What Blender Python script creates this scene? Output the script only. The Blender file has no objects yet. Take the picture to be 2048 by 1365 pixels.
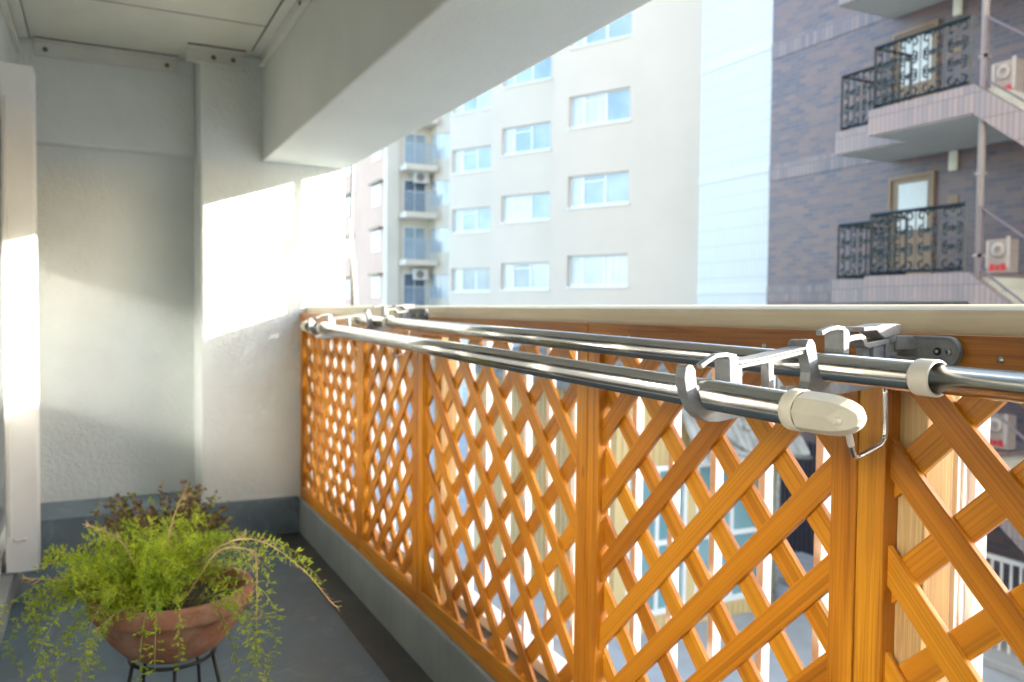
import bpy, bmesh, math, random
from math import sin, cos, pi, radians, sqrt, atan2
from mathutils import Vector, Matrix

random.seed(7)
scene = bpy.context.scene
col = scene.collection

# ------------------------------------------------------------------ camera, world, sun, exposure
cam_d = bpy.data.cameras.new('camera')
cam = bpy.data.objects.new('camera', cam_d)
col.objects.link(cam)
R_ = Vector((0.8935, -0.4489, 0.0099)); F_ = Vector((0.4489, 0.8928, -0.0371))
F_.normalize(); R_ = (R_ - F_ * R_.dot(F_)).normalized(); U_ = R_.cross(F_)
cam.matrix_world = Matrix(((R_.x, U_.x, -F_.x, 0), (R_.y, U_.y, -F_.y, 0), (R_.z, U_.z, -F_.z, 1.15), (0, 0, 0, 1)))
cam_d.lens = 29.004; cam_d.sensor_width = 36
cam_d.clip_start = 0.05; cam_d.clip_end = 500
cam_d.dof.use_dof = True; cam_d.dof.focus_distance = 0.97; cam_d.dof.aperture_fstop = 6.5
scene.camera = cam

SLOPE, KY = 0.335, 0.40                      # sun: per metre towards +X, rises SLOPE and goes KY towards -Y
to_sun = Vector((1, -KY, SLOPE)).normalized()
world = bpy.data.worlds.new('World'); scene.world = world; world.use_nodes = True
wn = world.node_tree.nodes; wl = world.node_tree.links
wn.clear()
sky = wn.new('ShaderNodeTexSky'); sky.sky_type = 'NISHITA'; sky.sun_disc = False
sky.sun_elevation = math.asin(to_sun.z); sky.sun_rotation = atan2(to_sun.x, to_sun.y)
sky.air_density = 1.0; sky.dust_density = 2.0; sky.ozone_density = 1.0
bg = wn.new('ShaderNodeBackground'); bg.inputs['Strength'].default_value = 0.15
wo = wn.new('ShaderNodeOutputWorld')
wl.new(sky.outputs[0], bg.inputs[0]); wl.new(bg.outputs[0], wo.inputs[0])
sun_d = bpy.data.lights.new('sun', 'SUN'); sun_d.energy = 4.2; sun_d.angle = radians(0.5); sun_d.color = (1.0, 0.94, 0.83)
sun = bpy.data.objects.new('sun', sun_d); col.objects.link(sun)
sun.rotation_euler = (-to_sun).to_track_quat('-Z', 'Y').to_euler()
vs = scene.view_settings
scene.display_settings.display_device = 'sRGB'
vs.view_transform = 'Standard'; vs.look = 'None'; vs.gamma = 1; vs.exposure = 2.92
scene.cycles.use_denoising = True
scene.cycles.max_bounces = 10; scene.cycles.diffuse_bounces = 6
scene.cycles.sample_clamp_indirect = 25.0
scene.cycles.caustics_refractive = False; scene.cycles.blur_glossy = 0.0

# ------------------------------------------------------------------ materials
def new_mat(name):
    m = bpy.data.materials.new(name); m.use_nodes = True
    nt = m.node_tree; b = nt.nodes['Principled BSDF']
    return m, nt, b
def N(nt, t, **kw):
    n = nt.nodes.new(t)
    for k, v in kw.items():
        if k in n.inputs.keys(): n.inputs[k].default_value = v
        else: setattr(n, k, v)
    return n
def ramp(nt, fac, stops):
    r = nt.nodes.new('ShaderNodeValToRGB'); e = r.color_ramp.elements
    while len(e) < len(stops): e.new(0.5)
    for i, (p, c) in enumerate(stops): e[i].position = p; e[i].color = (*c, 1)
    nt.links.new(fac, r.inputs[0]); return r.outputs[0]
def mix(nt, fac, a, b, mode='MIX'):
    m = nt.nodes.new('ShaderNodeMix'); m.data_type = 'RGBA'; m.blend_type = mode
    for s, v in ((m.inputs[0], fac), (m.inputs[6], a), (m.inputs[7], b)):
        if hasattr(v, 'links'): nt.links.new(v, s)
        elif isinstance(v, (int, float)): s.default_value = v
        else: s.default_value = (*v, 1)
    return m.outputs[2]
def coords(nt, kind='Object', scale=(1, 1, 1), rot=(0, 0, 0)):
    t = nt.nodes.new('ShaderNodeTexCoord'); mp = nt.nodes.new('ShaderNodeMapping')
    mp.inputs['Scale'].default_value = scale; mp.inputs['Rotation'].default_value = rot
    nt.links.new(t.outputs[kind], mp.inputs[0]); return mp.outputs[0]
def noise(nt, vec, scale, detail=4, rough=0.55, dist=0.0):
    n = N(nt, 'ShaderNodeTexNoise', Scale=scale, Detail=detail, Roughness=rough, Distortion=dist)
    nt.links.new(vec, n.inputs['Vector']); return n.outputs['Fac']
def bump(nt, b, h, strength=0.3, dist=0.002):
    bp = N(nt, 'ShaderNodeBump', Strength=strength, Distance=dist)
    nt.links.new(h, bp.inputs['Height']); nt.links.new(bp.outputs[0], b.inputs['Normal'])
def plain(name, c, rough=0.5, metal=0.0, vary=0.08, scale=9, spec=0.5):
    m, nt, b = new_mat(name)
    f = noise(nt, coords(nt), scale)
    lo = tuple(x * (1 - vary) for x in c); hi = tuple(min(1, x * (1 + vary)) for x in c)
    nt.links.new(ramp(nt, f, [(0.3, lo), (0.7, hi)]), b.inputs['Base Color'])
    b.inputs['Roughness'].default_value = rough; b.inputs['Metallic'].default_value = metal
    b.inputs['Specular IOR Level'].default_value = spec
    return m

def wood(name, base, dark, light, rough=0.42, knot=0.5):
    m, nt, b = new_mat(name)
    uv = nt.nodes.new('ShaderNodeUVMap').outputs[0]
    mp = nt.nodes.new('ShaderNodeMapping'); mp.inputs['Scale'].default_value = (5, 330, 1); nt.links.new(uv, mp.inputs[0])
    g = noise(nt, mp.outputs[0], 1.0, 6, 0.62, 0.6)
    mp2 = nt.nodes.new('ShaderNodeMapping'); mp2.inputs['Scale'].default_value = (2.6, 85, 1); nt.links.new(uv, mp2.inputs[0])
    g2 = noise(nt, mp2.outputs[0], 1.0, 3, 0.5, 1.2)
    mp3 = nt.nodes.new('ShaderNodeMapping'); mp3.inputs['Scale'].default_value = (1.1, 7, 1); nt.links.new(uv, mp3.inputs[0])
    tone = noise(nt, mp3.outputs[0], 1.0, 2)
    md = tuple(0.42 * a + 0.58 * b_ for a, b_ in zip(dark, base))
    c1 = ramp(nt, g, [(0.34, md), (0.52, base), (0.70, light)])
    c2 = mix(nt, ramp(nt, g2, [(0.51, (0, 0, 0)), (0.66, (0.62, 0.62, 0.62))]), c1, dark)
    c3 = mix(nt, 1.0, c2, ramp(nt, tone, [(0.40, (0.68, 0.60, 0.50)), (0.50, (0.92, 0.89, 0.84)), (0.62, (1.04, 1.14, 1.2))]), 'MULTIPLY')
    mp4 = nt.nodes.new('ShaderNodeMapping'); mp4.inputs['Scale'].default_value = (6, 15, 1); nt.links.new(uv, mp4.inputs[0])
    vo = N(nt, 'ShaderNodeTexVoronoi', Scale=1.0, Randomness=1.0); nt.links.new(mp4.outputs[0], vo.inputs['Vector'])
    kd = ramp(nt, vo.outputs['Distance'], [(0.045, (knot, knot, knot)), (0.11, (0, 0, 0))])
    sep = nt.nodes.new('ShaderNodeSeparateColor'); nt.links.new(vo.outputs['Color'], sep.inputs[0])
    gt = N(nt, 'ShaderNodeMath', operation='GREATER_THAN'); gt.inputs[1].default_value = 0.78
    nt.links.new(sep.outputs[0], gt.inputs[0])
    kf = mix(nt, 1.0, kd, gt.outputs[0], 'MULTIPLY')
    c4 = mix(nt, kf, c3, tuple(x * 0.30 for x in dark))
    nt.links.new(c4, b.inputs['Base Color'])
    b.inputs['Roughness'].default_value = rough
    bump(nt, b, g, 0.18, 0.0015)
    return m

def stucco(name, c, grain=160, strength=0.5, stain=0.12):
    m, nt, b = new_mat(name)
    v = coords(nt)
    big = noise(nt, v, 2.2, 5); fine = noise(nt, v, grain, 3, 0.6); mid = noise(nt, v, 38, 4)
    lo = tuple(x * (1 - stain) for x in c)
    nt.links.new(ramp(nt, big, [(0.30, lo), (0.62, c)]), b.inputs['Base Color'])
    b.inputs['Roughness'].default_value = 0.85; b.inputs['Specular IOR Level'].default_value = 0.25
    a = N(nt, 'ShaderNodeMath', operation='ADD'); nt.links.new(fine, a.inputs[0]); nt.links.new(mid, a.inputs[1])
    bump(nt, b, a.outputs[0], strength, 0.006)
    return m

M = {}
M['lattice'] = wood('orange_stained_wood', (0.570, 0.217, 0.009), (0.27, 0.080, 0.004), (0.64, 0.268, 0.015))
M['raw_wood'] = wood('pale_bare_wood', (0.56, 0.38, 0.17), (0.36, 0.22, 0.085), (0.66, 0.48, 0.25), 0.6, 0.4)
M['stucco'] = stucco('white_sprayed_stucco', (0.70, 0.745, 0.725), 110, 1.0)
M['beam'] = stucco('white_painted_concrete', (0.64, 0.67, 0.64), 200, 0.4, 0.07)
M['ceil'] = plain('ceiling_board', (0.66, 0.675, 0.61), 0.7, vary=0.03)
M['trim'] = plain('painted_metal_trim', (0.64, 0.65, 0.61), 0.45, vary=0.05)
M['white_metal'] = plain('white_painted_metal', (0.78, 0.79, 0.77), 0.35, vary=0.03)
M['silver_screw'] = plain('screw_steel', (0.62, 0.60, 0.55), 0.3, 0.9)
M['dull_screw'] = plain('dull_screw', (0.16, 0.15, 0.13), 0.5, 0.4)
M['dark_screw'] = plain('black_screw', (0.03, 0.03, 0.03), 0.4)

def floor_mat(name, c, c2):
    m, nt, b = new_mat(name)
    v = coords(nt); f = noise(nt, v, 3.0, 6, 0.6); g = noise(nt, v, 60, 3)
    cc = ramp(nt, f, [(0.30, c2), (0.65, c)])
    dd = noise(nt, v, 9.0, 8, 0.72, 0.8); cc = mix(nt, ramp(nt, dd, [(0.52, (0, 0, 0)), (0.70, (0.55,) * 3)]), cc, tuple(min(1, x * 1.7) for x in c))
    sp = noise(nt, v, 130, 2, 0.5); cc = mix(nt, ramp(nt, sp, [(0.66, (0, 0, 0)), (0.72, (0.7,) * 3)]), cc, tuple(x * 0.45 for x in c2))
    nt.links.new(cc, b.inputs['Base Color'])
    nt.links.new(ramp(nt, f, [(0.3, (0.38,) * 3), (0.7, (0.6,) * 3)]), b.inputs['Roughness'])
    bump(nt, b, g, 0.15, 0.002); return m
M['floor'] = floor_mat('grey_waterproof_sheet', (0.080, 0.130, 0.165), (0.055, 0.088, 0.110))
M['gutter_shade'] = floor_mat('shade_dark_gutter', (0.05, 0.055, 0.057), (0.03, 0.032, 0.033))  # shade along the back and kerb edges is put into this dark colour
def kerb_mat():
    m, nt, b = new_mat('grey_painted_kerb')
    v = coords(nt, scale=(1, 1, 1)); f = noise(nt, v, 4, 5)
    v2 = coords(nt, scale=(9, 9, 0.6)); s = noise(nt, v2, 3.0, 4)
    c = ramp(nt, f, [(0.3, (0.20, 0.225, 0.225)), (0.7, (0.27, 0.30, 0.30))])
    c = mix(nt, ramp(nt, s, [(0.5, (0, 0, 0)), (0.75, (0.45,) * 3)]), c, (0.17, 0.165, 0.14))
    nt.links.new(c, b.inputs['Base Color']); b.inputs['Roughness'].default_value = 0.6
    return m
M['kerb'] = kerb_mat()
M['upstand'] = floor_mat('blue_grey_upstand_paint', (0.155, 0.21, 0.245), (0.11, 0.15, 0.18))

def rail_mat():
    m, nt, b = new_mat('champagne_anodised_aluminium')
    v = coords(nt, scale=(1, 1.5, 40)); f = noise(nt, v, 3, 5, 0.6)
    v2 = coords(nt, scale=(60, 22, 60)); d = noise(nt, v2, 2.5, 5, 0.7)
    c = ramp(nt, f, [(0.25, (0.54, 0.48, 0.33)), (0.75, (0.66, 0.60, 0.45))])
    c = mix(nt, ramp(nt, d, [(0.66, (0, 0, 0)), (0.76, (0.6,) * 3)]), c, (0.16, 0.14, 0.10))
    nt.links.new(c, b.inputs['Base Color']); b.inputs['Metallic'].default_value = 0.2; b.inputs['Roughness'].default_value = 0.45
    return m
M['rail'] = rail_mat()
M['bar'] = plain('white_aluminium_bar', (0.80, 0.79, 0.77), 0.32, vary=0.03)

def steel_mat():
    m, nt, b = new_mat('stainless_steel_pole')
    v = coords(nt, scale=(260, 1.0, 260)); f = noise(nt, v, 1.0, 4, 0.6)
    v2 = coords(nt, scale=(30, 6, 30)); d = noise(nt, v2, 2.0, 5, 0.7)
    nt.links.new(ramp(nt, f, [(0.3, (0.60, 0.60, 0.57)), (0.7, (0.76, 0.75, 0.71))]), b.inputs['Base Color'])
    b.inputs['Metallic'].default_value = 1.0
    nt.links.new(ramp(nt, d, [(0.4, (0.15,) * 3), (0.75, (0.25,) * 3)]), b.inputs['Roughness'])
    return m
M['steel'] = steel_mat()
def cast_mat():
    m, nt, b = new_mat('cast_aluminium')
    v = coords(nt); f = noise(nt, v, 55, 5, 0.65); g = noise(nt, v, 700, 2, 0.6); st = noise(nt, v, 24, 4, 0.6)
    c = ramp(nt, f, [(0.3, (0.22, 0.23, 0.232)), (0.65, (0.31, 0.322, 0.325))])
    c = mix(nt, ramp(nt, st, [(0.52, (0, 0, 0)), (0.72, (0.55,) * 3)]), c, (0.15, 0.14, 0.115))
    nt.links.new(c, b.inputs['Base Color']); b.inputs['Metallic'].default_value = 0.3
    b.inputs['Roughness'].default_value = 0.48
    a = N(nt, 'ShaderNodeMath', operation='ADD'); nt.links.new(f, a.inputs[0]); nt.links.new(g, a.inputs[1])
    bump(nt, b, a.outputs[0], 0.35, 0.0008)
    return m
M['cast'] = cast_mat()
M['cap'] = plain('yellowed_ivory_plastic', (0.74, 0.70, 0.56), 0.38, vary=0.06, scale=40)
M['ring'] = plain('ivory_plastic_ring', (0.76, 0.73, 0.64), 0.4, vary=0.05, scale=40)

def terracotta():
    m, nt, b = new_mat('terracotta')
    v = coords(nt); f = noise(nt, v, 38, 6, 0.65); w = noise(nt, v, 15, 6, 0.65)
    c = ramp(nt, f, [(0.3, (0.27, 0.115, 0.065)), (0.7, (0.40, 0.195, 0.12))])
    c = mix(nt, ramp(nt, w, [(0.48, (0, 0, 0)), (0.70, (0.6,) * 3)]), c, (0.50, 0.36, 0.27))
    nt.links.new(c, b.inputs['Base Color']); b.inputs['Roughness'].default_value = 0.85; bump(nt, b, f, 0.3, 0.003); return m
M['pot'] = terracotta()
M['soil'] = plain('dark_soil', (0.06, 0.045, 0.03), 0.95, vary=0.5, scale=60)
M['black_wire'] = plain('black_wire', (0.015, 0.02, 0.02), 0.45)
def leaf(name, a, bc, tr=0.35, scale=14):
    m, nt, b = new_mat(name)
    f = noise(nt, coords(nt), scale, 3)
    c = ramp(nt, f, [(0.32, a), (0.68, bc)])
    nt.links.new(c, b.inputs['Base Color']); b.inputs['Roughness'].default_value = 0.5
    t = nt.nodes.new('ShaderNodeBsdfTranslucent'); nt.links.new(c, t.inputs[0])
    mx = nt.nodes.new('ShaderNodeMixShader'); mx.inputs[0].default_value = tr
    nt.links.new(b.outputs[0], mx.inputs[1]); nt.links.new(t.outputs[0], mx.inputs[2])
    nt.links.new(mx.outputs[0], nt.nodes['Material Output'].inputs[0]); return m
M['fern'] = leaf('fern_green', (0.24, 0.40, 0.015), (0.60, 0.66, 0.05), 0.42)
M['fern_stem'] = plain('fern_stem', (0.22, 0.26, 0.06), 0.6)
M['dry'] = plain('dry_tan_twig', (0.50, 0.36, 0.18), 0.7, vary=0.2, scale=30)
M['shrub'] = leaf('olive_brown_leaf', (0.16, 0.085, 0.045), (0.22, 0.17, 0.075), 0.2, 20)

def coordYZ(nt, kind='Object'):
    t = nt.nodes.new('ShaderNodeTexCoord'); s = nt.nodes.new('ShaderNodeSeparateXYZ'); c = nt.nodes.new('ShaderNodeCombineXYZ')
    nt.links.new(t.outputs[kind], s.inputs[0])
    a = N(nt, 'ShaderNodeMath', operation='ADD')
    nt.links.new(s.outputs['X'], a.inputs[0]); nt.links.new(s.outputs['Y'], a.inputs[1])
    nt.links.new(a.outputs[0], c.inputs[0]); nt.links.new(s.outputs['Z'], c.inputs[1]); return c.outputs[0]
def brick_mat(name, c1, c2, c3, mortar, w, h, off=0.5, rough=0.6, msize=0.008):
    m, nt, b = new_mat(name)
    v = coordYZ(nt)
    br = N(nt, 'ShaderNodeTexBrick', Scale=1.0, offset=off)
    br.inputs['Brick Width'].default_value = w; br.inputs['Row Height'].default_value = h
    br.inputs['Mortar Size'].default_value = msize; br.inputs['Mortar Smooth'].default_value = 0.1
    br.inputs['Color1'].default_value = (0, 0, 0, 1); br.inputs['Color2'].default_value = (1, 1, 1, 1)
    br.inputs['Mortar'].default_value = (0.5, 0.5, 0.5, 1); br.inputs['Bias'].default_value = 0.0
    nt.links.new(v, br.inputs['Vector'])
    n1 = noise(nt, v, 1.1, 4)
    mpv = nt.nodes.new('ShaderNodeMapping'); mpv.inputs['Scale'].default_value = (1.0 / w, 1.0 / h, 1); nt.links.new(v, mpv.inputs[0])
    sepb = nt.nodes.new('ShaderNodeSeparateColor'); nt.links.new(br.outputs['Color'], sepb.inputs[0])
    base = ramp(nt, sepb.outputs[0], [(0.0, c1), (0.45, c2), (1.0, c3)])
    base = mix(nt, ramp(nt, n1, [(0.4, (0, 0, 0)), (0.65, (0.45,) * 3)]), base, c3)
    fin = mix(nt, br.outputs['Fac'], base, mortar)
    nt.links.new(fin, b.inputs['Base Color']); b.inputs['Roughness'].default_value = rough
    return m
M['brick'] = brick_mat('mauve_brown_brick', (0.075, 0.075, 0.108), (0.125, 0.095, 0.108), (0.195, 0.125, 0.11), (0.15, 0.14, 0.155), 0.30, 0.095, rough=0.45)
M['soldier'] = brick_mat('upright_brick_course', (0.22, 0.20, 0.22), (0.27, 0.23, 0.235), (0.33, 0.26, 0.25), (0.16, 0.14, 0.15), 0.085, 0.40, 0.0, rough=0.45)
M['band'] = brick_mat('dull_upright_brick_course', (0.13, 0.115, 0.135), (0.17, 0.14, 0.15), (0.24, 0.185, 0.18), (0.11, 0.10, 0.105), 0.11, 0.40, 0.0, rough=0.45)
M['tile'] = brick_mat('white_grid_tile', (0.535, 0.57, 0.585), (0.545, 0.58, 0.592), (0.555, 0.588, 0.60), (0.36, 0.40, 0.43), 0.13, 0.40, 0.0, 0.4, 0.007)
M['tile_plain'] = plain('white_joint_band', (0.57, 0.61, 0.62), 0.5, vary=0.02)
M['cream'] = plain('cream_facade_paint', (0.68, 0.585, 0.47), 0.8, vary=0.03, scale=0.5)
M['facade'] = plain('own_facade_paint', (0.24, 0.235, 0.225), 0.8, vary=0.05, scale=0.6)
M['pink'] = plain('pink_beige_facade', (0.67, 0.455, 0.335), 0.8, vary=0.05, scale=0.6)
M['beige'] = plain('beige_facade', (0.72, 0.65, 0.53), 0.8, vary=0.05, scale=0.6)
M['soffit'] = plain('pale_soffit_paint', (0.55, 0.56, 0.50), 0.7, vary=0.04, scale=2)
M['win_frame'] = plain('white_window_frame', (0.80, 0.82, 0.82), 0.4, vary=0.02)
def glass(name, a, b_, rough=0.06):
    m, nt, b = new_mat(name)
    f = noise(nt, coords(nt), 0.7, 2)
    nt.links.new(ramp(nt, f, [(0.35, a), (0.65, b_)]), b.inputs['Base Color'])
    b.inputs['Roughness'].default_value = rough; b.inputs['Specular IOR Level'].default_value = 0.8; return m
M['glass_a'] = glass('pale_curtained_glass', (0.48, 0.60, 0.66), (0.62, 0.70, 0.74))
def curtain_glass():
    m, nt, b = new_mat('pale_curtained_glass')
    f = noise(nt, coords(nt, scale=(9, 9, 0.4)), 1.0, 3); g2 = noise(nt, coords(nt), 0.35, 2)
    c = ramp(nt, f, [(0.35, (0.46, 0.54, 0.58)), (0.65, (0.68, 0.72, 0.73))])
    c = mix(nt, ramp(nt, g2, [(0.45, (0, 0, 0)), (0.6, (0.6,) * 3)]), c, (0.34, 0.44, 0.50))
    nt.links.new(c, b.inputs['Base Color']); b.inputs['Roughness'].default_value = 0.08; b.inputs['Specular IOR Level'].default_value = 0.7; return m
M['glass_a'] = curtain_glass()
M['glass_b'] = glass('blue_window_glass', (0.22, 0.32, 0.38), (0.36, 0.45, 0.50))
M['glass_c'] = glass('teal_window_glass', (0.14, 0.30, 0.34), (0.22, 0.38, 0.42))
M['glass_room'] = glass('dark_room_glass', (0.05, 0.055, 0.06), (0.07, 0.075, 0.08), 0.2)
M['glass_room'].node_tree.nodes['Principled BSDF'].inputs['IOR'].default_value = 1.95
M['glass_room'].node_tree.nodes['Principled BSDF'].inputs['Specular IOR Level'].default_value = 0.5
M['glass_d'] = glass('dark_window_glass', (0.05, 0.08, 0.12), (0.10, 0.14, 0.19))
M['frost'] = plain('frosted_door_glass', (0.62, 0.68, 0.66), 0.3, vary=0.03)
M['iron'] = plain('black_wrought_iron', (0.022, 0.036, 0.045), 0.22, 0.2, vary=0.3)
M['mauve_iron'] = plain('mauve_painted_iron', (0.20, 0.16, 0.17), 0.45)
M['brown_door'] = plain('brown_wooden_door', (0.26, 0.175, 0.10), 0.5, vary=0.1)
M['pipe'] = plain('grey_brown_pipe', (0.26, 0.23, 0.22), 0.4)
M['lamp_white'] = plain('cream_lamp_cover', (0.72, 0.72, 0.60), 0.4)
M['red'] = plain('faded_red_paint', (0.60, 0.05, 0.06), 0.5, vary=0.15)
M['box_trim'] = plain('greyish_white_plastic', (0.50, 0.47, 0.45), 0.5)
M['box_white'] = plain('off_white_box', (0.40, 0.34, 0.31), 0.5)
M['yellow'] = plain('cream_yellow_siding', (0.62, 0.48, 0.24), 0.6, vary=0.06, scale=1.2)
M['roof'] = plain('grey_roof_tile', (0.20, 0.21, 0.20), 0.7, vary=0.25, scale=4)
M['awning'] = plain('weathered_white_sheet', (0.42, 0.44, 0.43), 0.6, vary=0.4, scale=2.2)
M['junk'] = plain('weathered_grey_metal', (0.34, 0.35, 0.33), 0.5, 0.3, vary=0.3)
M['ground'] = plain('pale_concrete', (0.40, 0.435, 0.455), 0.9, vary=0.12, scale=1.5)
M['kerbstone'] = plain('pale_kerbstone', (0.40, 0.41, 0.41), 0.9, vary=0.1, scale=4)
M['dark_gate'] = plain('dark_navy_metal', (0.06, 0.06, 0.085), 0.4)
M['cloth'] = plain('pale_blue_cloth', (0.50, 0.58, 0.68), 0.9)
M['ac'] = plain('white_air_conditioner', (0.74, 0.75, 0.74), 0.5)
M['grey_bar'] = plain('blue_grey_railing', (0.40, 0.47, 0.53), 0.4)

# ------------------------------------------------------------------ mesh builder
class MB:
    def __init__(s): s.v = []; s.f = []; s.uv = []; s.mi = []; s.sm = []; s.m = 0
    def face(s, pts, uvs=None, smooth=False):
        i = len(s.v); s.v += [tuple(p) for p in pts]; s.f.append(tuple(range(i, i + len(pts))))
        if uvs is None:
            a = Vector(pts[1]) - Vector(pts[0]); c = Vector(pts[2]) - Vector(pts[0]); n = a.cross(c)
            k = max(range(3), key=lambda j: abs(n[j])); ax = [j for j in range(3) if j != k]
            uvs = [(p[ax[0]], p[ax[1]]) for p in pts]
        s.uv.append(uvs); s.mi.append(s.m); s.sm.append(smooth)
    def prism(s, outline, d, length_dir=None, smooth=False):
        """outline: list of 3D points (planar, in order); d: extrusion vector; length_dir sets the grain"""
        o = [Vector(p) for p in outline]; d = Vector(d)
        n = Vector((0, 0, 0))
        for i in range(len(o)): n += o[i].cross(o[(i + 1) % len(o)])
        if n.dot(d) > 0: o.reverse()
        q = [p + d for p in o]
        L = Vector(length_dir).normalized() if length_dir else None
        ou, ov = random.uniform(0, 90), random.uniform(0, 90)
        def uvs(ps, nn):
            if L is None: return None
            w = nn.cross(L)
            if w.length < 0.2: w = L.orthogonal(); l2 = nn.cross(w)
            else: l2 = L
            w.normalize()
            return [(p.dot(l2) + ou, p.dot(w) + ov) for p in ps]
        s.face(o, uvs(o, d)); s.face(q[::-1], uvs(q[::-1], d))
        for i in range(len(o)):
            j = (i + 1) % len(o)
            ps = [o[j], o[i], q[i], q[j]]
            s.face(ps, uvs(ps, (o[j] - o[i]).cross(d).normalized()), smooth)
    def box(s, x0, x1, y0, y1, z0, z1, length_dir=None):
        s.prism([(x0, y0, z0), (x1, y0, z0), (x1, y1, z0), (x0, y1, z0)], (0, 0, z1 - z0), length_dir)
    def obox(s, c, a, b, e):
        c, a, b, e = (Vector(t) for t in (c, a, b, e))
        s.prism([c - a - b - e, c + a - b - e, c + a + b - e, c - a + b - e], e * 2)
    def tube(s, pts, r, n=8, cap=True):
        pts = [Vector(p) for p in pts]; rs = r if isinstance(r, (list, tuple)) else [r] * len(pts)
        rings = []; ref = None
        for i, p in enumerate(pts):
            t = (pts[min(i + 1, len(pts) - 1)] - pts[max(i - 1, 0)]).normalized()
            if ref is None: ref = t.orthogonal().normalized()
            ref = (ref - t * ref.dot(t)).normalized(); b = t.cross(ref)
            rings.append([p + (ref * cos(2 * pi * k / n) + b * sin(2 * pi * k / n)) * rs[i] for k in range(n)])
        for i in range(len(rings) - 1):
            for k in range(n):
                j = (k + 1) % n
                s.face([rings[i][k], rings[i][j], rings[i + 1][j], rings[i + 1][k]], None, True)
        if cap: s.face(rings[0][::-1]); s.face(rings[-1])
    def lathe(s, prof, c=(0, 0, 0), n=32, axis='Z', smooth=True):
        c = Vector(c)
        def P(r, h, k):
            a = 2 * pi * k / n
            if axis == 'Z': return c + Vector((r * cos(a), r * sin(a), h))
            if axis == 'Y': return c + Vector((r * sin(a), h, r * cos(a)))
            return c + Vector((h, r * cos(a), r * sin(a)))
        for i in range(len(prof) - 1):
            (r0, h0), (r1, h1) = prof[i], prof[i + 1]
            for k in range(n):
                ps = [P(r0, h0, k), P(r0, h0, k + 1), P(r1, h1, k + 1), P(r1, h1, k)]
                if r0 < 1e-6: ps = ps[1:]
                elif r1 < 1e-6: ps = ps[:3]
                s.face(ps, None, smooth)
    def build(s, name, mats, parent=None, bevel=0.0, weld=True, segs=2):
        me = bpy.data.meshes.new(name); me.from_pydata(s.v, [], s.f)
        if not isinstance(mats, (list, tuple)): mats = [mats]
        for m in mats: me.materials.append(m)
        ul = me.uv_layers.new(name='UVMap'); k = 0
        flat = [c for u in s.uv for p in u for c in p]
        ul.data.foreach_set('uv', flat)
        me.polygons.foreach_set('material_index', s.mi); me.polygons.foreach_set('use_smooth', s.sm)
        if weld:
            bm = bmesh.new(); bm.from_mesh(me); bmesh.ops.remove_doubles(bm, verts=bm.verts, dist=1e-5)
            bmesh.ops.recalc_face_normals(bm, faces=bm.faces); bm.to_mesh(me); bm.free()
        me.update()
        o = bpy.data.objects.new(name, me); col.objects.link(o)
        if parent is not None: o.parent = parent
        if bevel > 0:
            b = o.modifiers.new('bevel', 'BEVEL'); b.width = bevel; b.segments = segs; b.limit_method = 'ANGLE'; b.angle_limit = radians(40)
        return o
def tag(o, label, cat, group=None):
    o['label'] = label; o['category'] = cat
    if group: o['group'] = group
    return o
def empty(name, loc=(0, 0, 0), label=None, cat=None, group=None):
    o = bpy.data.objects.new(name, None); o.location = loc; o.empty_display_size = 0.1; col.objects.link(o)
    if label: tag(o, label, cat, group)
    return o
def structure(o): o['kind'] = 'structure'; return o
def copy_tree(o, parent=None):
    c = o.copy(); col.objects.link(c)
    if parent is not None: c.parent = parent; c.matrix_parent_inverse = o.matrix_parent_inverse.copy()
    for ch in list(o.children): copy_tree(ch, c)
    return c
def box(name, mat, parent, x0, x1, y0, y1, z0, z1, bevel=0.0):
    m = MB(); m.box(x0, x1, y0, y1, z0, z1); return m.build(name, mat, parent, bevel)

# ================================================================== LARGE STRUCTURE: the balcony
m = MB(); m.box(-0.30, 0.80, -2.5, 4.18, -0.2, 0.0)
structure(m.build('balcony_floor', M['floor']))
m = MB(); m.box(0.802, 0.945, -2.5, 4.37, -0.2, -0.03); m.box(-0.30, 0.80, 4.182, 4.37, -0.2, -0.03)
structure(m.build('floor_gutter', M['gutter_shade']))
g = MB()
g.box(-0.62, 1.21, -2.5, 5.2, 2.43, 2.75)
ceil = structure(g.build('balcony_ceiling', M['ceil']))
g = MB(); g.box(-0.29, 0.70, 3.905, 3.911, 2.4285, 2.43); g.build('panel_seam', M['dark_screw'], ceil)
g = MB(); g.box(-0.29, 0.70, 2.0, 2.006, 2.4285, 2.43); g.build('panel_seam', M['dark_screw'], ceil)

o = box('balcony_beam', M['beam'], None, 0.76, 1.203, -2.5, 4.379, 1.897, 2.428, 0.008)
tag(o, 'deep white concrete beam running overhead along the open side of the balcony', 'beam')
o = box('pillar', M['stucco'], None, 0.464, 1.192, 4.38, 5.2, -4, 2.428, 0.012)
tag(o, 'white stucco pillar at the far end of the balcony, half in sunlight', 'pillar')
w = MB(); w.box(-0.62, 0.463, 4.73, 5.2, -0.2, 1.943)
wall = w.build('end_wall', M['stucco'])
tag(wall, 'recessed white stucco wall at the balcony end, in shade behind the plants', 'wall')
w = MB(); w.prism([(-0.62, 4.635, 2.428), (-0.62, 4.635, 1.950), (-0.62, 4.645, 1.9435), (-0.62, 5.2, 1.9435), (-0.62, 5.2, 2.428)], (1.083, 0, 0)); w.build('wall_beam', M['stucco'], wall, 0.004)
o = box('low_upstand', M['kerb'], None, -0.30, 0.945, 4.37, 4.729, -0.2, 0.161, 0.008)
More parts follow.
